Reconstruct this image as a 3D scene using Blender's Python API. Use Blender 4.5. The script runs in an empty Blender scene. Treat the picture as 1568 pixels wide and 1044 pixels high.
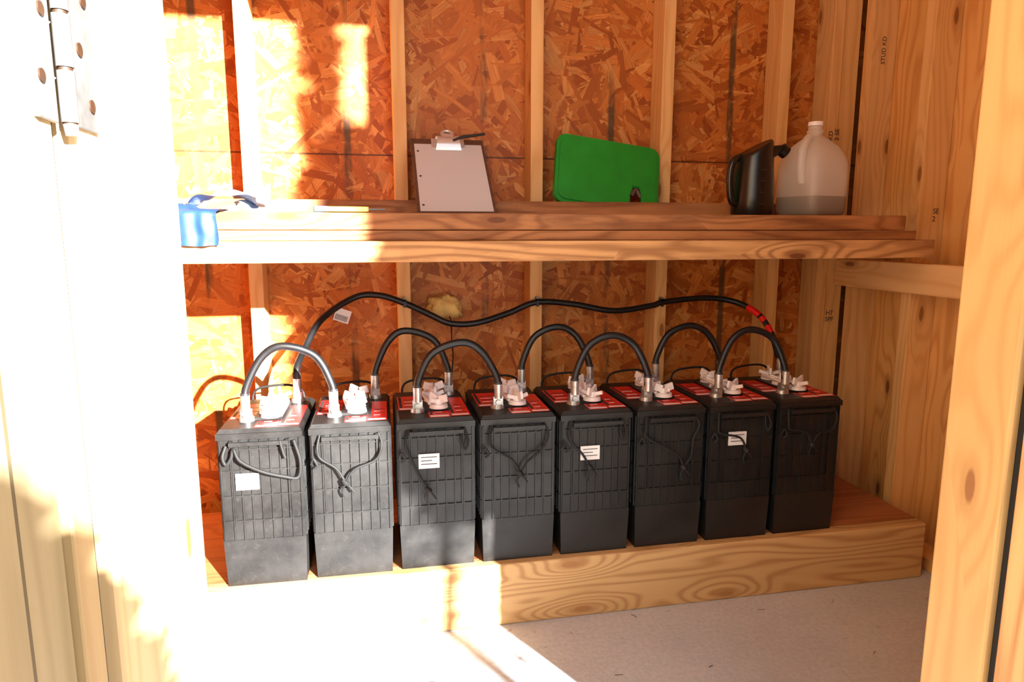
import bpy, math, random
from mathutils import Vector, Matrix, noise as mnoise
random.seed(7)
scene=bpy.context.scene
scene.view_settings.view_transform='Standard'
scene.view_settings.look='None'
COL=bpy.context.collection
H=.977

# ------------------------------------------------------------------ materials
class NT:
    def __init__(s,name):
        s.m=bpy.data.materials.new(name); s.m.use_nodes=True
        s.n=s.m.node_tree.nodes; s.l=s.m.node_tree.links
        s.b=s.n['Principled BSDF']; s.out=s.n['Material Output']
    def new(s,t,**k):
        x=s.n.new(t)
        for a,v in k.items(): setattr(x,a,v)
        return x
    def put(s,sock,v):
        if isinstance(v,bpy.types.NodeSocket): s.l.new(v,sock)
        else: sock.default_value=v
    def math(s,op,a,b=0.0,c=0.0,clamp=False):
        x=s.new('ShaderNodeMath',operation=op); x.use_clamp=clamp
        s.put(x.inputs[0],a); s.put(x.inputs[1],b); s.put(x.inputs[2],c)
        return x.outputs[0]
    def mix(s,f,a,b,mode='MIX'):
        x=s.new('ShaderNodeMix',data_type='RGBA',blend_type=mode)
        s.put(x.inputs['Factor'],f)
        s.put(x.inputs[6],a if isinstance(a,bpy.types.NodeSocket) else (*a,1))
        s.put(x.inputs[7],b if isinstance(b,bpy.types.NodeSocket) else (*b,1))
        return x.outputs[2]
    def comb(s,x,y,z=0.0):
        c=s.new('ShaderNodeCombineXYZ')
        s.put(c.inputs[0],x);s.put(c.inputs[1],y);s.put(c.inputs[2],z)
        return c.outputs[0]
    def rng(s,v,a,b,c,d,smooth=False):
        x=s.new('ShaderNodeMapRange'); 
        if smooth: x.interpolation_type='SMOOTHSTEP'
        s.put(x.inputs['Value'],v)
        for k,val in zip(('From Min','From Max','To Min','To Max'),(a,b,c,d)): x.inputs[k].default_value=val
        return x.outputs['Result']
    def noise(s,vec,scale,detail=3,rough=.55):
        x=s.new('ShaderNodeTexNoise'); s.put(x.inputs['Vector'],vec)
        x.inputs['Scale'].default_value=scale;x.inputs['Detail'].default_value=detail;x.inputs['Roughness'].default_value=rough
        return x.outputs['Fac']
    def bump(s,h,strength=.2,dist=.002):
        x=s.new('ShaderNodeBump'); x.inputs['Strength'].default_value=strength; x.inputs['Distance'].default_value=dist
        s.put(x.inputs['Height'],h); s.l.new(x.outputs[0],s.b.inputs['Normal'])
    def col(s,c): s.put(s.b.inputs['Base Color'],c if isinstance(c,bpy.types.NodeSocket) else (*c,1))
    def rough(s,r): s.put(s.b.inputs['Roughness'],r)

def wood(name,base,dark,F=38,N=2.2,W=2.0,kn=.55,kcol=(.16,.055,.015),mixamt=.55,rough=.6,uscale=1.0,stain=None,groove=False,st=(.42,.62)):
    t=NT(name)
    uv=t.new('ShaderNodeTexCoord').outputs['UV']
    sp=t.new('ShaderNodeSeparateXYZ'); t.l.new(uv,sp.inputs[0]); u,v=sp.outputs[0],sp.outputs[1]
    n1=t.noise(t.comb(t.math('MULTIPLY',u,1.1*uscale),t.math('MULTIPLY',v,7.0)),1.0,2)
    vo=t.new('ShaderNodeTexVoronoi',voronoi_dimensions='2D'); 
    t.l.new(t.comb(t.math('MULTIPLY',u,2.6),t.math('MULTIPLY',v,8.0)),vo.inputs['Vector']); vo.inputs['Scale'].default_value=1
    sc=t.new('ShaderNodeSeparateColor'); t.l.new(vo.outputs['Color'],sc.inputs[0])
    off=t.math('GREATER_THAN',sc.outputs[0],kn)
    d=t.math('ADD',vo.outputs['Distance'],off)
    warp=t.rng(d,.03,.5,1,0,True)
    ph=t.math('ADD',t.math('MULTIPLY',v,F),t.math('ADD',t.math('MULTIPLY',n1,N*3),t.math('MULTIPLY',warp,W)))
    band=t.math('SINE',t.math('MULTIPLY',ph,6.2832))
    band=t.rng(band,-1,1,0,1); band=t.math('POWER',band,2.2)
    fine=t.noise(t.comb(t.math('MULTIPLY',u,6),t.math('MULTIPLY',v,260)),1.0,3)
    big=t.noise(t.comb(t.math('MULTIPLY',u,1.5),t.math('MULTIPLY',v,5)),1.0,2)
    f=t.math('ADD',t.math('MULTIPLY',band,mixamt),t.math('MULTIPLY',t.math('SUBTRACT',fine,.45),.5),clamp=True)
    c=t.mix(f,base,dark)
    c=t.mix(t.rng(big,.3,.7,0,.35),c,tuple(x*.7 for x in base))
    k=t.rng(d,.045,.075,1,0,True)
    ring=t.rng(d,.08,.16,.45,0,True)
    c=t.mix(ring,c,tuple((a+b)/2 for a,b in zip(dark,kcol)))
    c=t.mix(k,c,kcol)
    if stain:
        s=t.noise(t.comb(t.math('MULTIPLY',u,2.2),t.math('MULTIPLY',v,16)),1.0,5,.65)
        c=t.mix(t.rng(s,st[0],st[1],0,.85),c,stain)
    h=f
    if groove:
        gv=t.math('FRACT',t.math('MULTIPLY',v,16))
        gg=t.math('LESS_THAN',gv,.06)
        c=t.mix(t.math('MULTIPLY',gg,.8),c,tuple(x*.25 for x in dark))
    t.b.inputs['Specular IOR Level'].default_value=.25
    t.col(c); t.rough(rough); t.bump(h,.25,.001)
    return t.m

def plain(name,c,r=.5,metal=0,spec=None,nz=0,nzs=60,bump=0):
    t=NT(name)
    g=t.new('ShaderNodeTexCoord').outputs['Object']
    n=t.noise(g,nzs,4)
    cc=t.mix(t.rng(n,.3,.7,0,1),tuple(x*(1-nz) for x in c),tuple(min(1,x*(1+nz)) for x in c)) if nz else c
    t.col(cc);t.rough(r);t.b.inputs['Metallic'].default_value=metal
    if bump: t.bump(n,bump,.001)
    return t.m

KN=(.32,.13,.04)
M_stud=wood('lumber_stud',(.83,.50,.21),(.65,.31,.10),F=30,kn=.3,kcol=KN)
M_stud2=wood('lumber_pale',(.83,.50,.22),(.65,.31,.11),F=24,kn=.35,kcol=KN)
M_jamb=wood('lumber_door_jamb',(.72,.52,.29),(.56,.36,.17),F=22,kn=.3,kcol=KN)
M_jambr=wood('lumber_door_jamb_strike',(.62,.40,.17),(.50,.28,.10),F=18,kn=.35,kcol=(.28,.13,.05),mixamt=.6)
M_curb=wood('lumber_curb',(.66,.42,.19),(.40,.20,.075),F=22,N=3.2,W=3.4,kn=.3,mixamt=.75,kcol=(.40,.20,.08))
M_shelf=wood('lumber_shelf',(.50,.22,.085),(.23,.08,.027),F=26,N=2.6,kn=.6,mixamt=.75,stain=(.15,.055,.026),st=(.44,.66))
M_shelf2=wood('lumber_shelf_front',(.66,.35,.14),(.28,.11,.038),F=34,N=3,W=3.2,kn=.7,mixamt=.8,stain=(.32,.14,.055),st=(.48,.64))
M_ply=wood('plywood_siding',(.82,.45,.16),(.58,.24,.065),F=16,N=3.4,kn=.5,mixamt=.65,kcol=(.22,.08,.025))
M_door=wood('door_panel',(.34,.28,.165),(.24,.19,.10),F=26,N=2,kn=.2,mixamt=.5,groove=True)
M_doorst=wood('door_stile',(.44,.32,.165),(.32,.21,.10),F=26,N=2,kn=.2,mixamt=.5)
M_plat=wood('platform_deck',(.46,.17,.065),(.28,.09,.03),F=14,N=3,kn=.3,mixamt=.6)

def osb():
    t=NT('osb_strand_board')
    a=t.new('ShaderNodeVertexColor',layer_name='Col').outputs['Color']
    uv=t.new('ShaderNodeTexCoord').outputs['UV']
    sp=t.new('ShaderNodeSeparateXYZ'); t.l.new(uv,sp.inputs[0]); u,v=sp.outputs[0],sp.outputs[1]
    f=t.noise(t.comb(t.math('MULTIPLY',u,14),t.math('MULTIPLY',v,420)),1.0,3)
    c=t.mix(t.rng(f,.38,.72,0,.7),a,(.27,.07,.012))
    g=t.new('ShaderNodeNewGeometry').outputs['Position']
    sg=t.new('ShaderNodeSeparateXYZ'); t.l.new(g,sg.inputs[0])
    bl=t.noise(g,2.4,3,.6)
    c=t.mix(t.rng(bl,.42,.7,0,.4),c,(.46,.135,.022))
    fx=t.math('ABSOLUTE',t.math('SUBTRACT',t.math('FRACT',t.math('ADD',t.math('DIVIDE',t.math('SUBTRACT',sg.outputs[0],.34),.406),100.5)),.5))
    ln=t.rng(fx,.018,.034,1,0)
    n=t.noise(t.comb(t.math('MULTIPLY',sg.outputs[0],9),t.math('MULTIPLY',sg.outputs[2],2.2)),1.0,4,.7)
    nb=t.rng(n,.44,.56,0,1)
    c=t.mix(t.math('MULTIPLY',t.math('MULTIPLY',ln,nb),.85),c,(.07,.05,.025))
    sm=t.math('LESS_THAN',t.math('ABSOLUTE',t.math('SUBTRACT',sg.outputs[2],1.203)),.0025)
    c=t.mix(t.math('MULTIPLY',sm,.8),c,(.05,.015,.005))
    t.b.inputs['Specular IOR Level'].default_value=.3
    t.col(c);t.rough(.5);t.bump(f,.3,.001)
    return t.m
M_osb=osb()

def concrete(name,c1,c2):
    t=NT(name); g=t.new('ShaderNodeNewGeometry').outputs['Position']
    a=t.noise(g,3,5,.6); b=t.noise(g,90,3,.6); s=t.noise(g,35,2,.5)
    c=t.mix(t.rng(a,.3,.7,0,1),c1,c2)
    c=t.mix(t.rng(b,.35,.7,0,.35),c,tuple(x*.6 for x in c1))
    c=t.mix(t.rng(s,.70,.74,0,.4),c,(.2,.15,.12))
    t.col(c);t.rough(.85);t.bump(b,.3,.003)
    return t.m
M_conc=concrete('concrete_slab',(.50,.53,.60),(.62,.65,.73))
M_ground=concrete('ground_gravel',(.50,.46,.42),(.62,.58,.53))

def blackplastic():
    t=NT('black_battery_plastic'); g=t.new('ShaderNodeTexCoord').outputs['Object']
    a=t.noise(g,9,5,.65); b=t.noise(g,120,3); sc=t.noise(g,28,5,.75)
    c=t.mix(t.rng(a,.35,.75,0,1),(.0055,.0055,.0055),(.013,.012,.011))
    c=t.mix(t.rng(b,.6,.75,0,.3),c,(.040,.036,.032))
    c=t.mix(t.rng(sc,.60,.72,0,.35),c,(.042,.039,.036))
    t.col(c);t.rough(t.rng(a,.3,.7,.34,.6));t.bump(b,.12,.001)
    return t.m
M_blk=blackplastic()
M_cable=plain('black_cable_rubber',(.007,.007,.008),.42,nz=.3)
M_rope=plain('black_rope',(.004,.004,.004),.7,nz=.3)
M_shrink=plain('grey_heat_shrink',(.025,.025,.028),.45,nz=.4)
M_lead=plain('lead_terminal',(.50,.49,.48),.36,metal=.8,nz=.3)
M_cap=plain('pinkish_white_vent_cap',(.88,.80,.80),.35,nz=.05)
M_red=plain('red_label',(.78,.016,.012),.35)
M_redt=plain('red_tape',(.78,.008,.008),.35)
M_white=plain('white_label',(.80,.78,.77),.5)
M_ink=plain('black_ink',(.03,.03,.03),.6)
M_steel=plain('galvanized_steel',(.22,.22,.22),.4,metal=.3,nz=.15)
M_hinge=plain('weathered_hinge_steel',(.12,.12,.118),.5,metal=.0,nz=.35,nzs=40)
M_rust=plain('rusty_screw',(.04,.016,.005),.6,nz=.3)
M_chrome=plain('chrome_clip',(.70,.70,.72),.3,metal=.55)
M_foam=plain('expanding_foam',(.80,.55,.18),.8,nz=.2,nzs=30,bump=.5)
M_green=plain('green_plastic',(.010,.28,.026),.35,nz=.12,nzs=14)
M_can=plain('black_can_plastic',(.006,.006,.006),.28,nz=.3)
M_blue=plain('blue_cloth',(.012,.045,.16),.6,nz=.3,nzs=20)
M_lblue=plain('pale_tape',(.20,.27,.38),.5,nz=.3,nzs=30)
M_yel=plain('yellow_plastic',(.50,.28,.015),.4)
M_hard=plain('hardboard_brown',(.10,.05,.035),.5,nz=.2)
M_sealshade=plain('weatherstrip_and_gap_shade',(.006,.006,.006),.8)  # weatherstrip at right jamb; near-black also stands in for shade in hinge gap
M_leaf=plain('leaf_green',(.06,.14,.03),.6,nz=.4)
M_bark=plain('bark',(.12,.08,.05),.9,nz=.4)
def paper():
    t=NT('ruled_paper'); g=t.new('ShaderNodeTexCoord').outputs['Object']
    sp=t.new('ShaderNodeSeparateXYZ'); t.l.new(g,sp.inputs[0])
    fr=t.math('FRACT',t.math('MULTIPLY',sp.outputs[1],125)); ln=t.math('LESS_THAN',fr,.12)
    c=t.mix(t.math('MULTIPLY',ln,.4),(.60,.59,.61),(.38,.42,.55)); t.col(c); t.rough(.7); return t.m
M_paper=paper()
def milky(name,colr,mixt):
    t=NT(name)
    d=t.new('ShaderNodeBsdfTranslucent'); d.inputs[0].default_value=(*colr,1)
    tr=t.new('ShaderNodeBsdfTransparent'); tr.inputs[0].default_value=(.98,.97,.95,1)
    t.col(colr); t.rough(.35)
    m1=t.new('ShaderNodeMixShader'); m1.inputs[0].default_value=.40
    t.l.new(t.b.outputs[0],m1.inputs[1]); t.l.new(d.outputs[0],m1.inputs[2])
    m2=t.new('ShaderNodeMixShader'); m2.inputs[0].default_value=mixt
    t.l.new(m1.outputs[0],m2.inputs[1]); t.l.new(tr.outputs[0],m2.inputs[2])
    t.l.new(m2.outputs[0],t.out.inputs[0]); return t.m
M_milk=milky('milky_jug_plastic',(.95,.93,.90),.40)
M_milkw=milky('milky_plastic_wetted',(.62,.55,.50),.30)
M_water=plain('jug_water',(.16,.13,.11),.15)

# ------------------------------------------------------------------ mesh helpers
def link(o,parent=None):
    COL.objects.link(o)
    if parent: o.parent=parent
    return o
def catmull(pts,n=8):
    P=[Vector(p) for p in pts]; P=[2*P[0]-P[1]]+P+[2*P[-1]-P[-2]]; out=[]
    for i in range(1,len(P)-2):
        a,b,c,d=P[i-1:i+3]
        for k in range(n):
            t=k/n
            out.append(.5*((2*b)+(c-a)*t+(2*a-5*b+4*c-d)*t*t+(3*b-a-3*c+d)*t**3))
    out.append(P[-2]); return out
class MB:
    def __init__(s): s.v=[];s.f=[];s.m=[];s.sm=[];s.mats=[]
    def mi(s,m):
        if m not in s.mats: s.mats.append(m)
        return s.mats.index(m)
    def add(s,vs,fs,m,smooth=False,M=None):
        o=len(s.v); s.v+=[(M@Vector(p) if M else Vector(p)) for p in vs]
        k=s.mi(m)
        for f in fs: s.f.append([i+o for i in f]); s.m.append(k); s.sm.append(smooth)
    def box(s,x0,x1,y0,y1,z0,z1,m,M=None):
        s.add([(x0,y0,z0),(x1,y0,z0),(x1,y1,z0),(x0,y1,z0),(x0,y0,z1),(x1,y0,z1),(x1,y1,z1),(x0,y1,z1)],
              [(3,2,1,0),(4,5,6,7),(0,1,5,4),(1,2,6,5),(2,3,7,6),(3,0,4,7)],m,False,M)
    def tube(s,pts,r,m,seg=10,cap=True,M=None):
        P=[Vector(p) for p in pts]; R=r if isinstance(r,(list,tuple)) else [r]*len(P)
        vs=[];up=None
        for i,p in enumerate(P):
            d=(P[min(i+1,len(P)-1)]-P[max(i-1,0)]).normalized()
            if up is None: up=d.orthogonal().normalized()
            up=(up-d*up.dot(d)); up=up.normalized() if up.length>1e-6 else d.orthogonal().normalized()
            w=d.cross(up)
            for k in range(seg):
                a=2*math.pi*k/seg; vs.append(p+(up*math.cos(a)+w*math.sin(a))*R[i])
        fs=[]
        for i in range(len(P)-1):
            for k in range(seg):
                k2=(k+1)%seg; fs.append((i*seg+k,i*seg+k2,(i+1)*seg+k2,(i+1)*seg+k))
        s.add(vs,fs,m,True,M)
        if cap: s.add(vs[:seg],[tuple(range(seg))[::-1]],m,False,M); s.add(vs[-seg:],[tuple(range(seg))],m,False,M)
    def cyl(s,p0,p1,r0,m,r1=None,seg=18,M=None): s.tube([p0,p1],[r0,r0 if r1 is None else r1],m,seg,True,M)
    def loft(s,rings,m,smooth=True,cap0=True,cap1=True,M=None):
        n=len(rings[0]); vs=[p for r in rings for p in r]; fs=[]
        for i in range(len(rings)-1):
            for k in range(n):
                k2=(k+1)%n; fs.append((i*n+k,i*n+k2,(i+1)*n+k2,(i+1)*n+k))
        s.add(vs,fs,m,smooth,M)
        if cap0: s.add(rings[0],[tuple(range(n))[::-1]],m,False,M)
        if cap1: s.add(rings[-1],[tuple(range(n))],m,False,M)
    def finish(s,name,bevel=0,parent=None,loc=None,rot=None):
        me=bpy.data.meshes.new(name); me.from_pydata(s.v,[],s.f)
        for m in s.mats: me.materials.append(m)
        me.polygons.foreach_set('material_index',s.m); me.polygons.foreach_set('use_smooth',s.sm); me.update()
        o=bpy.data.objects.new(name,me); link(o,parent)
        if bevel:
            b=o.modifiers.new('bevel','BEVEL'); b.width=bevel; b.segments=2; b.limit_method='ANGLE'; b.angle_limit=math.radians(50)
        if loc: o.location=loc
        if rot: o.rotation_euler=rot
        return o
def board(name,x0,x1,y0,y1,z0,z1,mat,ax,parent=None,bevel=.002,tilt=0):
    L=[(x0,x1),(y0,y1),(z0,z1)]
    vs=[(a,b,c) for a in L[0] for b in L[1] for c in L[2]]
    fs=[(0,1,3,2),(4,6,7,5),(0,4,5,1),(2,3,7,6),(0,2,6,4),(1,5,7,3)]
    me=bpy.data.meshes.new(name); me.from_pydata(vs,[],fs); me.materials.append(mat)
    uv=me.uv_layers.new(name='UVMap'); ou,ov=random.uniform(0,50),random.uniform(0,50)
    for p in me.polygons:
        n=p.normal; na=max(range(3),key=lambda i:abs(n[i]))
        others=[i for i in range(3) if i!=na]
        if ax in others: ua=ax; va=[i for i in others if i!=ax][0]
        else: ua,va=others
        for li in p.loop_indices:
            c=me.vertices[me.loops[li].vertex_index].co
            uv.data[li].uv=(c[ua]+ou, c[va]+ov+na*.37)
    o=bpy.data.objects.new(name,me); link(o,parent)
    if bevel:
        b=o.modifiers.new('bevel','BEVEL'); b.width=bevel; b.segments=2
    return o

# ------------------------------------------------------------------ room shell
XL,XR=-1.05,1.64
def osb_wall(name,x0,x1,z0,z1,y,n):
    vs=[(x0,y,z0),(x1,y,z0),(x1,y,z1),(x0,y,z1),(x0,y+.011,z0),(x1,y+.011,z0),(x1,y+.011,z1),(x0,y+.011,z1)]
    fs=[(0,1,2,3),(7,6,5,4),(0,4,5,1),(1,5,6,2),(2,6,7,3),(3,7,4,0)]
    cols=[(.42,.15,.03)]*6; uvs=[]
    pal=[(.66,.22,.045),(.57,.17,.030),(.72,.265,.060),(.44,.115,.018),(.62,.195,.038),(.80,.37,.11),(.50,.14,.024),(.68,.235,.048),(.36,.085,.013),(.76,.31,.08)]
    for i in range(n):
        cx=random.uniform(x0+.08,x1-.08);cz=random.uniform(z0+.08,z1-.08)
        L=random.uniform(.05,.17);W=random.uniform(.010,.036)
        a=random.gauss(0,.9) if random.random()<.5 else random.uniform(0,math.pi)
        off=.0003+.0011*i/n; ty=random.uniform(-.00025,.00025); tz=random.uniform(-.00025,.00025)
        ca,sa=math.cos(a),math.sin(a); o=len(vs); sk=random.uniform(-.4,.4)*W
        for (p,q) in ((-L/2,-W/2),(L/2+sk,-W/2*random.uniform(.5,1)),(L/2-sk,W/2),(-L/2+sk,W/2*random.uniform(.5,1))):
            vs.append((cx+p*ca-q*sa,y-off-(ty if p>0 else -ty)-(tz if q>0 else -tz),cz+p*sa+q*ca))
        fs.append((o,o+1,o+2,o+3)); c=random.choice(pal); k=random.uniform(.78,1.1); cols.append(tuple(x*k for x in c)); uvs.append((L,W))
    me=bpy.data.meshes.new(name); me.from_pydata(vs,[],fs); me.materials.append(M_osb)
    ca=me.color_attributes.new(name='Col',type='FLOAT_COLOR',domain='CORNER'); uv=me.uv_layers.new(name='UVMap')
    for p in me.polygons:
        c=cols[p.index]
        L,W=(uvs[p.index-6] if p.index>=6 else (1,1)); o=(p.index*.137)%37
        for k,li in enumerate(p.loop_indices):
            ca.data[li].color=(*c,1); uv.data[li].uv=[(o,o),(o+L,o),(o+L,o+W),(o,o+W)][k]
    ob=bpy.data.objects.new(name,me); link(ob); return ob
wb=osb_wall('wall_back',XL,XR,0,2.42,2.119,13000)
SX=[-.72,-.33,.084,.485,.895,1.288]
for i,x in enumerate(SX):
    board('stud_%d'%(i+1),x-.019,x+.019,2.03,2.1165,.04,2.42,M_stud,2,wb)
board('corner_stud_1',1.449,1.487,2.03,2.1165,.04,2.42,M_stud2,2,wb)
board('corner_stud_2',1.489,1.549,2.035,2.1165,.04,2.42,M_stud,2,wb)
board('sole_plate',XL,1.55,2.03,2.1165,0,.038,M_stud,0,wb)
wr=board('wall_right',1.64,1.655,.60,2.13,0,2.42,M_ply,2,None,0)
for i,y in enumerate((2.0,1.751,1.344,.938)):
    board('stud_%d'%(i+1),1.552,1.639,y-.019,y+.019,.04,2.42,M_stud2 if i!=1 else M_stud,2,wr)
board('sole_plate',1.552,1.639,.77,2.02,0,.038,M_stud,1,wr)
board('brace_rail',1.514,1.5515,.80,2.028,.802,.889,M_stud2,1,wr)
wl=board('wall_left',XL-.015,XL,.60,2.13,0,2.42,M_ply,2,None,0)
wf=bpy.data.objects.new('wall_front',None); link(wf)
board('sheathing_left',XL-.015,-.20,.615,.63,0,2.6,M_ply,2,wf,0)
board('sheathing_right',.765,1.655,.615,.63,0,2.6,M_ply,2,wf,0)
board('sheathing_over',-.20,.765,.615,.63,2.10,2.6,M_ply,0,wf,0)
board('header',-.20,.765,.632,.76,2.07,2.25,M_stud,0,wf)
board('stud_l',-.24,-.2,.632,.76,0,2.42,M_stud2,2,wf)
board('osb_l',XL,-.2,.761,.768,0,2.42,M_ply,2,wf)
board('stud_r2',.80,.838,.632,.76,0,2.42,M_stud,2,wf)
jr=board('door_jamb_right',.757,.797,.668,.762,0,2.06,M_jambr,2,None,.004)
board('seal',.768,.79,.655,.668,0,2.06,M_sealshade,2,jr)
board('outer_casing',.762,.80,.60,.655,0,2.06,M_curb,2,jr)
jl=board('door_jamb_left',-.23,-.195,.600,.766,0,2.06,M_jamb,2,None,.004)
board('casing',-.235,-.190,.509,.596,0,2.06,M_jamb,2,jl,.004)
board('gap_shade_strip',-.235,-.203,.493,.5085,0,2.06,M_sealshade,2,jl,0)  # dark strip painting the shade inside the gap beside the door leaf
fl=board('floor',XL,XR,.60,2.13,-.08,0,M_conc,0,None,0)
gd=board('ground_outside',-9,9,-9,.60,-.09,-.012,M_ground,0,None,0)
ce=board('ceiling',XL-.1,XR+.1,.45,2.2,2.42,2.44,M_ply,0,None,0)

# open door leaf with butt hinge
dr=bpy.data.objects.new('door_1',None); link(dr)
board('leaf_panel',-.240,-.203,-.42,.461,.03,2.05,M_door,2,dr,0)
board('leaf_stile',-.240,-.196,.462,.492,.03,2.05,M_doorst,2,dr)
board('leaf_rail',-.203,-.196,-.42,.461,1.25,1.36,M_doorst,1,dr)
h=MB()
for zc in (1.130,.35,1.85):
    a,b=zc-.085,zc+.085
    h.box(-.196,-.1925,.468,.494,a,b,M_hinge)
    h.box(-.1905,-.1872,.508,.544,a,b,M_hinge)
    for k in range(5): h.cyl((-.1885,.500,a+k*.034+.0012),(-.1885,.500,a+(k+1)*.034-.0012),.0052,M_hinge)
    h.cyl((-.1885,.500,a),(-.1885,.500,b),.0042,M_rust)
    h.cyl((-.1885,.500,a-.007),(-.1885,.500,a),.0036,M_hinge,.0048)
    for yy,dz in ((.534,-.068),(.521,-.034),(.534,0),(.521,.034),(.534,.068)):
        h.cyl((-.1875,yy,zc+dz),(-.1862,yy,zc+dz),.0045,M_rust,seg=14)
    for yy,dz in ((.475,-.06),(.482,-.02),(.475,.02),(.482,.06)):
        h.cyl((-.1930,yy,zc+dz),(-.1915,yy,zc+dz),.0042,M_rust,seg=14)
h.finish('hinges',.0008,dr)

# ------------------------------------------------------------------ platform
pf=bpy.data.objects.new('battery_platform',None); link(pf)
board('front_curb',-.80,1.511,1.55,1.588,0.0,.163,M_curb,0,pf,.004)
board('end_curb',1.473,1.511,1.589,2.028,0,.150,M_curb,1,pf)
board('deck',-.80,1.511,1.589,2.028,.150,.163,M_plat,0,pf,.001)

# ------------------------------------------------------------------ batteries
BW,BD,BH=.188,.295,.376
PZ=.163
def ropeset(b,k):
    y=-.013
    if k==0:
        b.tube(catmull([(.022,-.004,.340),(.016,y,.318),(.022,y,.300),(.034,y,.315),(.040,y,.335),(.055,y-.01,.310),(.10,y-.014,.285),(.15,y-.01,.268),(.176,y,.262),(.182,y,.30),(.170,y,.350)]),.0040,M_rope,8)
        b.tube(catmull([(.140,y,.350),(.146,y,.32),(.15,y,.31),(.14,y,.345)]),.003,M_rope,8)
    else:
        rr=random.Random(k*13+5)
        kx=rr.uniform(.07,.13); kz=rr.uniform(.20,.26)
        b.tube(catmull([(.025,-.002,.352),(.020,y,.325),(.026,y,.30),(kx-.02,y-.003,kz+.035),(kx,y-.004,kz)]),.0030,M_rope,8)
        if k%2: b.tube(catmull([(.158,-.002,.352),(.165,y,.325),(.15,y,.29),(kx+.02,y-.003,kz+.03),(kx,y-.004,kz)]),.0030,M_rope,8)
        else: b.tube(catmull([(.160,-.002,.352),(.168,y,.32),(.160,y,.30),(.152,y,.325),(.158,-.004,.350)]),.0030,M_rope,8)
        b.tube([(kx-.007,y-.004,kz+.007),(kx,y-.006,kz),(kx+.007,y-.004,kz-.005)],[.004,.0078,.004],M_rope,8)
        b.tube(catmull([(kx,y-.005,kz),(kx-.008,y-.004,kz-.018),(kx-.003,y-.003,kz-.035)]),.0026,M_rope,6)
        b.tube(catmull([(kx,y-.005,kz),(kx+.010,y-.004,kz-.012),(kx+.018,y-.003,kz-.024)]),.0026,M_rope,6)
        b.tube(catmull([(.004,y+.006,.285),(.010,y,.30),(.018,y,.285),(.010,y+.002,.276)]),.0026,M_rope,6)
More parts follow.
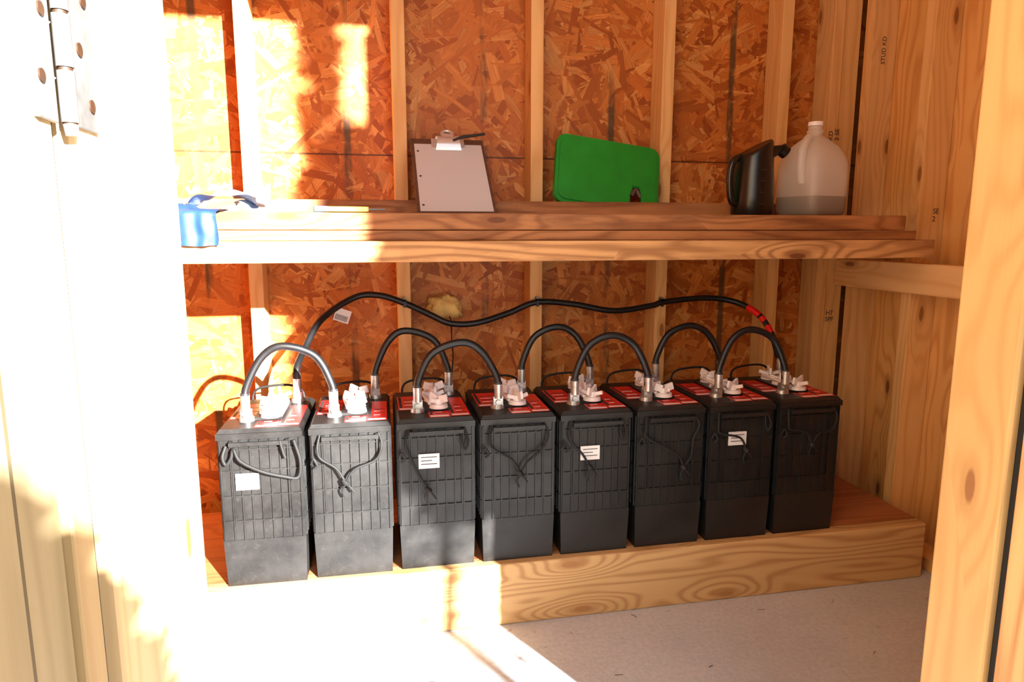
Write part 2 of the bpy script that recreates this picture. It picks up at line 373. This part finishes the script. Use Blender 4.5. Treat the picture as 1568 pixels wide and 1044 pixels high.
def battery(k,X0,Y0,rz,label):
    b=MB()
    def rr(x0,x1,y0,y1,z): return [(x0,y0,z),(x1,y0,z),(x1,y1,z),(x0,y1,z)]
    b.loft([rr(.006,BW-.006,.005,BD-.005,0),rr(.0025,BW-.0025,.0015,BD-.0015,.113),rr(.0035,BW-.0035,.0030,BD-.003,.1135),rr(.0035,BW-.0035,.0030,BD-.0030,.352)],M_blk,False)
    nv=9
    for i in range(nv):
        x=.008+(BW-.016)*i/(nv-1); 
        b.box(x-.0015,x+.0015,-.0010,.004,.113,.352,M_blk); b.box(x-.0013,x+.0013,BD-.004,BD+.0008,.113,.352,M_blk)
    for z in (.160,.220,.280,.330):
        b.box(.008,BW-.008,-.0006,.004,z-.0014,z+.0014,M_blk)
    for i in range(13):
        y=.012+(BD-.024)*i/12
        b.box(.0002,.006,y-.0012,y+.0012,.113,.352,M_blk); b.box(BW-.006,BW-.0002,y-.0012,y+.0012,.113,.352,M_blk)
    for z in (.160,.220,.280):
        b.box(.0006,.006,.008,BD-.008,z-.0012,z+.0012,M_blk); b.box(BW-.006,BW-.0006,.008,BD-.008,z-.0012,z+.0012,M_blk)
    b.box(.0005,BW-.0005,-.0012,BD+.0006,.353,.367,M_blk)
    b.loft([rr(.002,BW-.002,.002,BD-.002,.3671),rr(.008,BW-.008,.008,BD-.008,BH)],M_blk,False)
    b.box(.07,.135,.075,.235,BH,BH+.006,M_blk)
    b.box(.030,.158,-.015,-.009,.341,.350,M_blk)
    b.box(.030,.037,-.009,0,.338,.351,M_blk); b.box(.151,.158,-.009,0,.338,.351,M_blk)
    b.box(.032,.0355,-.003,0,.16,.337,M_blk); b.box(.1525,.156,-.003,0,.16,.337,M_blk)
    t=BH+.0004
    for (x0,x1,y0,y1) in ((.010,.072,.095,.235),(.132,.179,.020,.200),(.080,.130,.014,.066)):
        b.box(x0,x1,y0,y1,BH-.001,t,M_red)
        b.box(x0+.003,x1-.003,y0+.004,y0+.014,t-.0001,t+.0004,M_white)
        b.box(x0+.003,x0+.010,y0+.022,y1-.006,t-.0001,t+.0004,M_ink)
        for j in range(5):
            yy=y0+.026+j*.018
            if yy+.006<y1: b.box(x0+.016,x1-.004-(j%2)*.012,yy,yy+.003,t-.0001,t+.0004,M_white if j%2 else M_ink)
    # vent caps: round bodies, raised hub and four flip lugs, joined by a link
    rr2=random.Random(k+40)
    for j,(cx,cy) in enumerate(((.108,.085),(.100,.155),(.108,.225))):
        b.cyl((cx,cy,BH+.006),(cx,cy,BH+.015),.0235,M_cap,.0215,22)
        b.cyl((cx,cy,BH+.015),(cx,cy,BH+.028),.012,M_cap,.0095,16)
        a0=rr2.uniform(0,6)
        for s in range(4):
            A=Matrix.Translation((cx,cy,BH+.015))@Matrix.Rotation(s*1.571+a0,4,'Z')
            b.box(.008,.031,-.0032,.0032,0,.009+.010*(s%2),M_cap,A@Matrix.Rotation(-.30,4,'Y'))
    b.tube([(.086,.085,BH+.016),(.074,.155,BH+.024),(.086,.225,BH+.018)],.0042,M_cap,8)
    for tx,ty in ((.055,.075),(.150,.245)):
        b.cyl((tx,ty,BH-.002),(tx,ty,BH+.010),.018,M_lead,.016)
        b.box(tx-.012,tx+.012,ty-.004,ty+.006,BH+.008,BH+.028,M_lead)
        b.cyl((tx,ty-.013,BH+.018),(tx,ty+.013,BH+.018),.0068,M_lead,seg=6)
    ropeset(b,k)
    b.tube(catmull([(.03,BD-.002,.35),(.028,BD+.006,.385),(.05,BD+.004,.405),(.12,BD+.002,.410),(.155,BD+.006,.39),(.158,BD-.002,.35)]),.0032,M_rope,8)
    if label:
        lx,lz,w,hh=label
        b.box(lx,lx+w,-.0024,.001,lz,lz+hh,M_white)
        if k:
            for j in range(3): b.box(lx+.006,lx+w-.006-(j%2)*.012,-.0028,-.0018,lz+hh-.009-j*.0085,lz+hh-.0072-j*.0085,M_ink)
    return b.finish('deep_cycle_battery',.0009,None,(X0,Y0,PZ+.0005),(0,0,rz))
labels={0:(.038,.235,.050,.038),2:(.050,.255,.050,.036),4:(.052,.250,.050,.036),6:(.056,.262,.050,.036)}
terms=[]
BX=[-.361+.1998*i for i in range(8)]
BR=[-.02,-.012,.004,-.006,.004,.006,-.006,.008]
for k in range(8):
    Y0=1.567+random.uniform(-.002,.003)
    o=battery(k,BX[k],Y0,BR[k],labels.get(k))
    R_=Matrix.Rotation(BR[k],4,'Z')
    terms.append((Vector((BX[k],Y0,PZ))+R_@Vector((.055,.075,BH+.018)),Vector((BX[k],Y0,PZ))+R_@Vector((.150,.245,BH+.018))))
def cable(name,a,b,h,skew=0):
    m=MB(); mid=(a+b)/2; d=b-a
    pts=[a+Vector((0,-.010,-.004)),a+Vector((0,-.010,.022)),a+Vector((.004,-.006,.065)),a+d*.20+Vector((0,0,h*.84)),mid+Vector((skew,0,h)),a+d*.80+Vector((0,0,h*.84)),b+Vector((-.004,-.006,.065)),b+Vector((0,-.010,.022)),b+Vector((0,-.010,-.004))]
    cp=catmull(pts[1:-1],10); m.tube(cp,.0090,M_cable,14)
    m.tube(cp[:8],.0108,M_shrink,14); m.tube(cp[-8:],.0108,M_shrink,14)
    for p,q in ((pts[0],pts[1]),(pts[-1],pts[-2])):
        m.box(p.x-.012,p.x+.012,p.y-.002,p.y+.002,p.z-.006,p.z+.018,M_lead)
        m.cyl((p.x,p.y,p.z+.014),(p.x,p.y,p.z+.050),.0108,M_lead)
        m.cyl((p.x,p.y-.008,p.z+.003),(p.x,p.y+.002,p.z+.003),.0075,M_lead,seg=6)
    m.finish('battery_jumper_cable')
for i,(k1,k2,end) in enumerate(((0,1,0),(1,2,1),(2,3,0),(3,4,1),(4,5,0),(5,6,1),(6,7,0))):
    cable('j',terms[k1][end],terms[k2][end],.157+.005*math.sin(i*2.3),(-.012,-.014,.012,.006,.0,.004,-.008)[i])
m=MB(); a=terms[0][1]; e=terms[7][1]
pts=[a+Vector((0,-.008,.02)),a+Vector((0,.004,.07)),(-.192,1.88,.665),(-.150,1.96,.735),(-.060,2.012,.790),(.010,2.018,.795),(.084,2.020,.770),(.159,2.02,.734),(.217,2.01,.708),(.295,2.01,.707),(.395,2.02,.733),(.485,2.020,.765),(.600,2.018,.757),(.730,2.012,.734),(.857,2.016,.747),(.900,2.020,.757),(1.033,2.015,.768),(1.125,1.99,.758),(1.177,1.93,.724),(1.197,1.88,.669),(1.198,1.835,.60),e+Vector((0,-.008,.02))]
cp=catmull(pts,9); m.tube(cp,.0092,M_cable,14)
m.tube(cp[:8],.0108,M_shrink,14); m.tube(cp[-8:],.0108,M_shrink,14)
n=len(cp)
m.tube(cp[n-32:n-26],.0100,M_redt,14); m.tube(cp[n-22:n-18],.0100,M_redt,14)
m.tube(cp[n-26:n-23],.0097,M_redt,14,False)
for p in (a,e):
    m.box(p.x-.010,p.x+.010,p.y-.012,p.y-.008,p.z-.008,p.z+.016,M_lead); m.cyl((p.x,p.y-.009,p.z+.010),(p.x,p.y-.008,p.z+.046),.0105,M_lead)
for x in SX[2:5]:
    q=min(cp,key=lambda p:abs(p.x-x)+(0 if p.z>.7 else 9))
    m.box(q.x-.004,q.x+.004,q.y-.012,2.0295,q.z+.006,q.z+.012,M_cable); m.box(q.x-.004,q.x+.004,q.y-.012,q.y-.009,q.z-.012,q.z+.010,M_cable)
    m.cyl((q.x,2.0295,q.z+.014),(q.x,q.y-.006,q.z+.014),.004,M_steel)
m.finish('main_battery_cable')
m=MB(); A=Matrix.Translation((-.094,2.006,.742))@Matrix.Rotation(.35,4,'Y')
m.box(-.022,.022,-.001,.001,-.022,.016,M_white,A)
for j in range(9): m.box(-.018+j*.004,-.016+j*.004,-.0016,-.001,-.018,-.002,M_ink,A)
m.tube([(-.10,2.006,.755),(-.104,2.0,.768),(-.094,2.01,.772)],.0012,M_white,6)
m.finish('cable_tag')
def blob(c,r,m,seed,seg=48,amp=.35,fr=22):
    vs=[];fs=[];R_=30
    for i in range(R_+1):
        for j in range(seg):
            t=math.pi*i/R_;p=2*math.pi*j/seg
            d=Vector((math.sin(t)*math.cos(p),math.sin(t)*math.sin(p),math.cos(t)))
            q=Vector((d.x*r[0],d.y*r[1],d.z*r[2]))
            n=mnoise.noise(q*fr+Vector((seed,0,0)))+.45*abs(mnoise.noise(q*fr*2.6+Vector((seed,0,0))))
            k=1+amp*n
            vs.append((c[0]+d.x*r[0]*k,c[1]+d.y*r[1]*k,c[2]+d.z*r[2]*k))
    for i in range(R_):
        for j in range(seg): fs.append((i*seg+j,(i+1)*seg+j,(i+1)*seg+(j+1)%seg,i*seg+(j+1)%seg))
    b=MB(); b.add(vs,fs,m,True); return b
blob((.206,2.098,.748),(.058,.030,.038),M_foam,3,amp=.42,fr=30).finish('spray_foam_plug')
m=MB(); m.tube(catmull([(.222,2.09,.725),(.224,2.05,.705),(.222,2.02,.66),(.226,2.03,.60),(.222,2.04,.52),(.23,2.04,.45)]),.002,M_rope,6); m.finish('sensor_wire')

# ------------------------------------------------------------------ shelf
sh=bpy.data.objects.new('wall_shelf',None); link(sh)
board('front_beam_lower',-.80,1.497,1.602,1.69,.908,.957,M_shelf2,0,sh,.003)
board('mid_board',-.80,1.47,1.640,1.95,.9575,.981,M_shelf,0,sh,.002)
board('deck_front',-.80,1.441,1.648,1.84,.982,1.022,M_shelf,0,sh,.003)
board('deck_back',-.80,1.43,1.843,2.027,.982,1.0215,M_shelf,0,sh,.003)
board('rear_batten',-.80,1.40,1.900,1.945,1.0225,1.063,M_shelf,0,sh,.003)
board('rear_joist',-.80,1.43,1.985,2.028,.895,.981,M_shelf,0,sh,.003)

A=Matrix.Translation((.112,1.788,1.0245))@Matrix.Rotation(math.radians(42),4,'X')
m=MB(); m.box(0,.208,0,.322,-.002,.002,M_hard)
m.box(.009,.201,.006,.296,.0022,.0032,M_paper)
for yy in (.03,.15,.262): m.cyl((.018,yy,.003),(.018,yy,.0036),.0035,M_ink,seg=12)
m.box(.058,.152,.276,.320,.002,.006,M_chrome)
prof=[(.268,.004),(.272,.012),(.282,.020),(.296,.024),(.308,.020),(.314,.010)]
for (xa,xb) in ((.068,.142),):
    vs=[];fs=[]
    for i,(y,z) in enumerate(prof):
        w=.010*i/5
        vs+= [(xa+w,y,z),(xb-w,y,z)]
    for i in range(len(prof)-1): fs.append((2*i,2*i+1,2*i+3,2*i+2))
    m.add(vs,fs,M_chrome,True)
for xx in (.078,.132): m.cyl((xx-.008,.310,.012),(xx+.008,.310,.012),.008,M_chrome)
ring=[(.105+.015*math.cos(t*math.pi/12),.330+.015*math.sin(t*math.pi/12),.014) for t in range(25)]
m.tube(ring,.005,M_chrome,8)
m.box(.088,.122,.304,.324,.010,.020,M_chrome)
m.tube([(.118,.288,.022),(.15,.305,.024),(.214,.330,.018)],[.004,.0050,.0035],M_ink,10)
o=m.finish('clipboard',.0008); o.matrix_world=A

def rrect(w,h,r,notch):
    P=[]
    def arc(cx,cy,a0):
        for i in range(9):
            a=math.radians(a0+i*90/8); P.append((cx+r*math.cos(a),cy+r*math.sin(a)))
    arc(r,r,180)
    if notch:
        x0,x1,hh=notch; P.extend([(x0,0),(x0,hh*.7),(x0+.008,hh),(x1-.008,hh),(x1,hh*.7),(x1,0)])
    arc(w-r,r,270); arc(w-r,h-r,0); arc(r,h-r,90); return P
m=MB()
W_=.326
O=rrect(W_,.212,.030,(.236,.276,.078))
def prism(P,z0,z1): m.loft([[(x,y,z0) for x,y in P],[(x,y,z1) for x,y in P]],M_green,False)
prism(O,0,.018)
I=[(W_/2+(x-W_/2)*.94,.106+(y-.106)*.91) for x,y in O]; prism(I,.018,.023)
m.tube(catmull([(.240,.052,.012),(.256,.072,.012),(.272,.052,.012)]),.008,M_hard,8)
o=m.finish('green_plastic_tray',.004)
o.matrix_world=Matrix.Translation((.516,1.968,1.063))@Matrix.Rotation(math.radians(7.5),4,'Y')@Matrix.Rotation(math.radians(73),4,'X')

m=MB(); cx,cy,cz=1.040,1.765,1.0225
rings=[]
for z,r in ((0,.054),(.006,.057),(.05,.057),(.12,.053),(.165,.050),(.18,.048)):
    rings.append([(cx+r*math.cos(a*math.pi/16),cy+r*math.sin(a*math.pi/16),cz+z+(.024*math.cos(a*math.pi/16)*max(0,(z-.15)/.03) )) for a in range(32)])
rings.append([(cx+.044*math.cos(a*math.pi/16),cy+.044*math.sin(a*math.pi/16),cz+.184+.024*math.cos(a*math.pi/16)) for a in range(32)])
m.loft(rings,M_can)
m.tube(catmull([(cx-.048,cy-.01,cz+.030),(cx-.070,cy-.012,cz+.040),(cx-.078,cy-.012,cz+.10),(cx-.070,cy-.012,cz+.145),(cx-.043,cy-.006,cz+.160)]),.009,M_can,12)
m.tube([(cx+.03,cy,cz+.165),(cx+.062,cy-.004,cz+.178),(cx+.082,cy-.006,cz+.182)],[.022,.014,.012],M_can,14)
m.cyl((cx+.076,cy-.006,cz+.182),(cx+.092,cy-.007,cz+.172),.018,M_can)
for z in (.03,.06,.09,.12): m.box(cx-.01,cx+.004,cy-.0585,cy-.055,cz+z,cz+z+.002,M_shrink)
m.finish('black_oil_jug',.001)

def sq(cx,cy,z,r,p,rot,n=48):
    out=[]
    for i in range(n):
        a=2*math.pi*i/n; c,s=math.cos(a),math.sin(a); k=(abs(c)**p+abs(s)**p)**(-1/p)
        x,y=c*k*r,s*k*r; cr,sr=math.cos(rot),math.sin(rot); out.append((cx+x*cr-y*sr,cy+x*sr+y*cr,z))
    return out
JX,JY,JZ=1.240,1.79,1.0228; rt=math.radians(14)
m=MB(); prof=[(.054,.0745,6),(.10,.075,6),(.14,.075,5),(.165,.071,4),(.19,.060,3),(.208,.042,2.4),(.220,.027,2),(.224,.020,2),(.230,.0195,2),(.232,.022,2),(.238,.022,2),(.240,.019,2),(.250,.019,2)]
m.loft([sq(JX,JY,JZ+z,r,p,rt) for z,r,p in prof],M_milk,True,False,True)
m.loft([sq(JX,JY,JZ+z,r,p,rt) for z,r,p in [(0,.062,6),(.004,.070,6),(.02,.074,6),(.054,.0745,6)]],M_milkw,True,True,False)
hd=Vector((math.cos(math.radians(215)),math.sin(math.radians(215)),0))
J=Vector((JX,JY,JZ))
m.tube(catmull([J+hd*.02+Vector((0,0,.214)),J+hd*.050+Vector((0,0,.212)),J+hd*.080+Vector((0,0,.180)),J+hd*.086+Vector((0,0,.13)),J+hd*.078+Vector((0,0,.09))]),.012,M_milk,12)
m.loft([sq(JX,JY,JZ+z,r,p,rt) for z,r,p in [(.003,.066,6),(.02,.0715,6),(.0535,.0725,6)]],M_water)
m.cyl((JX,JY,JZ+.251),(JX,JY,JZ+.262),.0205,M_cap)
m.finish('water_jug')

def sheet(m,mat,P,nu,nv,amp,fr,seed):
    vs=[];fs=[]
    for i in range(nu+1):
        for j in range(nv+1):
            u,v=i/nu,j/nv; p=Vector(P(u,v)); w=mnoise.noise_vector(p*fr+Vector((seed,0,0)))*amp
            vs.append(p+w)
    for i in range(nu):
        for j in range(nv): fs.append((i*(nv+1)+j,(i+1)*(nv+1)+j,(i+1)*(nv+1)+j+1,i*(nv+1)+j+1))
    m.add(vs,fs,mat,True)
m=MB()
def P1(u,v):
    x=-.460+.125*u+.012*(1-v)*u+.004*math.sin(v*9); s=v*.165
    if s<.06: return (x,1.690-s,1.031+.01*math.sin(u*6))
    if s<.08: return (x,1.630-(s-.06)*1.7,1.031-(s-.06)*.5)
    return (x,1.590+.003*math.sin(u*22),1.019-(s-.08)*.86)
sheet(m,M_blue,P1,30,28,.004,30,2)
def P2(u,v): return (-.41+.17*u,1.63+.07*v,1.040+.022*math.sin(u*3.1)+.010*math.sin(v*5+u*9))
sheet(m,M_lblue,P2,34,12,.010,34,7)
def P3(u,v): return (-.31+.075*u,1.66+.04*v+.02*u,1.036+.045*u*v+.010*math.sin(u*9))
sheet(m,M_lblue,P3,18,10,.010,30,9)
m.finish('blue_cloth')
m=MB(); A=Matrix.Translation((-.06,1.675,1.0305))@Matrix.Rotation(.12,4,'Z')
m.loft([[(x,y*w,z) for y,z in ((-.012,-.006),(.012,-.006),(.012,.006),(-.012,.006))] for x,w in ((-.075,.7),(-.06,1),(-.01,.8),(.04,1.0),(.05,.9))],M_yel,False,M=A)
m.box(-.075,-.045,-.0125,.0125,-.0065,.0068,M_blue,A); m.box(.05,.09,-.007,.007,-.002,.002,M_steel,A)
m.finish('utility_knife',.001)

# floor debris: a few twigs and pine needles
m=MB()
for i in range(26):
    x=random.uniform(-.1,1.45);y=random.uniform(.95,1.52);a=random.uniform(0,6.28);l=random.uniform(.004,.022)
    m.tube([(x,y,.0015),(x+l*math.cos(a)*.5,y+l*math.sin(a)*.5,.003),(x+l*math.cos(a),y+l*math.sin(a)+.003,.002)],random.uniform(.0004,.0008),M_bark,5)
m.tube(catmull([(.08,1.36,.002),(.11,1.345,.006),(.15,1.335,.004),(.17,1.30,.002)]),.0012,M_bark,5)
m.finish('floor_debris')

# grade stamps inked on lumber
def stamp(txt,loc,rot,size,parent):
    c=bpy.data.curves.new('grade_stamp','FONT'); c.body=txt; c.size=size; c.extrude=.0002; c.materials.append(M_ink)
    o=bpy.data.objects.new('grade_stamp',c); link(o,parent); o.location=loc; o.rotation_euler=rot
HP=math.pi/2
stamp('HT\nSPF',(1.495,2.0340,.700),(HP,0,0),.022,wb)
stamp('KD\n2 SE',(1.470,2.0290,1.27),(HP,-HP,0),.022,wb)
stamp('SE\n2',(1.60,1.7315,1.03),(HP,0,0),.022,wr)
stamp('STUD KD',(1.60,1.9800,1.50),(HP,-HP,0),.020,wr)

# ------------------------------------------------------------------ unseen foliage added behind the camera to cast shadows
def leaves(m,fn,n,s=.03):
    for i in range(n):
        c=Vector(fn()); A=Matrix.Translation(c)@Matrix.Rotation(random.gauss(0,.8),4,'Z')@Matrix.Rotation(random.uniform(.7,2.4),4,'X')
        k=s*random.uniform(.7,1.4)
        m.add([(-k,0,0),(0,-k*.55,0),(k,0,0),(0,k*.55,0)],[(0,1,2,3)],M_leaf,False,A)
def ell(cx,cy,cz,rx,ry,rz,e=2):
    def f():
        while 1:
            p=[random.uniform(-1,1) for _ in range(3)]
            if sum(abs(q)**e for q in p)<1: return (cx+p[0]*rx,cy+p[1]*ry,cz+p[2]*rz)
    return f
m=MB(); leaves(m,ell(.10,-.75,.66,.36,.22,.60,3.5),11000,.034)  # leafy mass added out of view, shaped to cast the photographer's shadow
for i in range(7): m.tube([(.12,-.75,-.012),(.12+random.uniform(-.1,.1),-.75,.4),(.12+random.uniform(-.22,.22),-.75+random.uniform(-.15,.15),.95)],[.014,.01,.004],M_bark,6)
m.finish('shadow_caster_shrub')
m=MB(); leaves(m,ell(1.315,-.6,1.62,.135,.2,.60,3),5200,.026); leaves(m,ell(1.25,-.6,2.33,.045,.10,.28,2.5),600,.020); leaves(m,ell(1.24,-.6,.62,.10,.15,.50,3),500,.014)  # added out of view; crown shaped to shade batteries and back wall
m.tube([(1.26,-.6,-.012),(1.25,-.6,.7),(1.27,-.6,1.4),(1.26,-.6,2.3)],[.022,.018,.012,.005],M_bark,8)
m.finish('shadow_caster_tree')

# ------------------------------------------------------------------ light
sd=bpy.data.lights.new('sun','SUN'); sd.energy=55; sd.angle=math.radians(.8); sd.color=(1,.965,.92)
so=bpy.data.objects.new('sun',sd); link(so)
so.rotation_euler=Vector((-.51,1,-.345)).to_track_quat('-Z','Y').to_euler(); so.location=(3,-5,3)
w=bpy.data.worlds.new('sky'); scene.world=w; w.use_nodes=True
bg=w.node_tree.nodes['Background']; bg.inputs[0].default_value=(.86,.93,1,1); bg.inputs[1].default_value=1.9

# ------------------------------------------------------------------ camera
cd=bpy.data.cameras.new('camera'); c=bpy.data.objects.new('camera',cd); link(c); scene.camera=c
cd.sensor_width=36; cd.lens=36*1040/1568; cd.clip_start=.02
th=math.radians(11.4);ph=math.radians(9.1)
R=Vector((math.cos(th),-math.sin(th),0));F=Vector((math.sin(th)*math.cos(ph),math.cos(th)*math.cos(ph),-math.sin(ph)));U=R.cross(F)
Mx=Matrix((R,U,-F)).transposed().to_4x4(); Mx.translation=Vector((0,0,H)); c.matrix_world=Mx
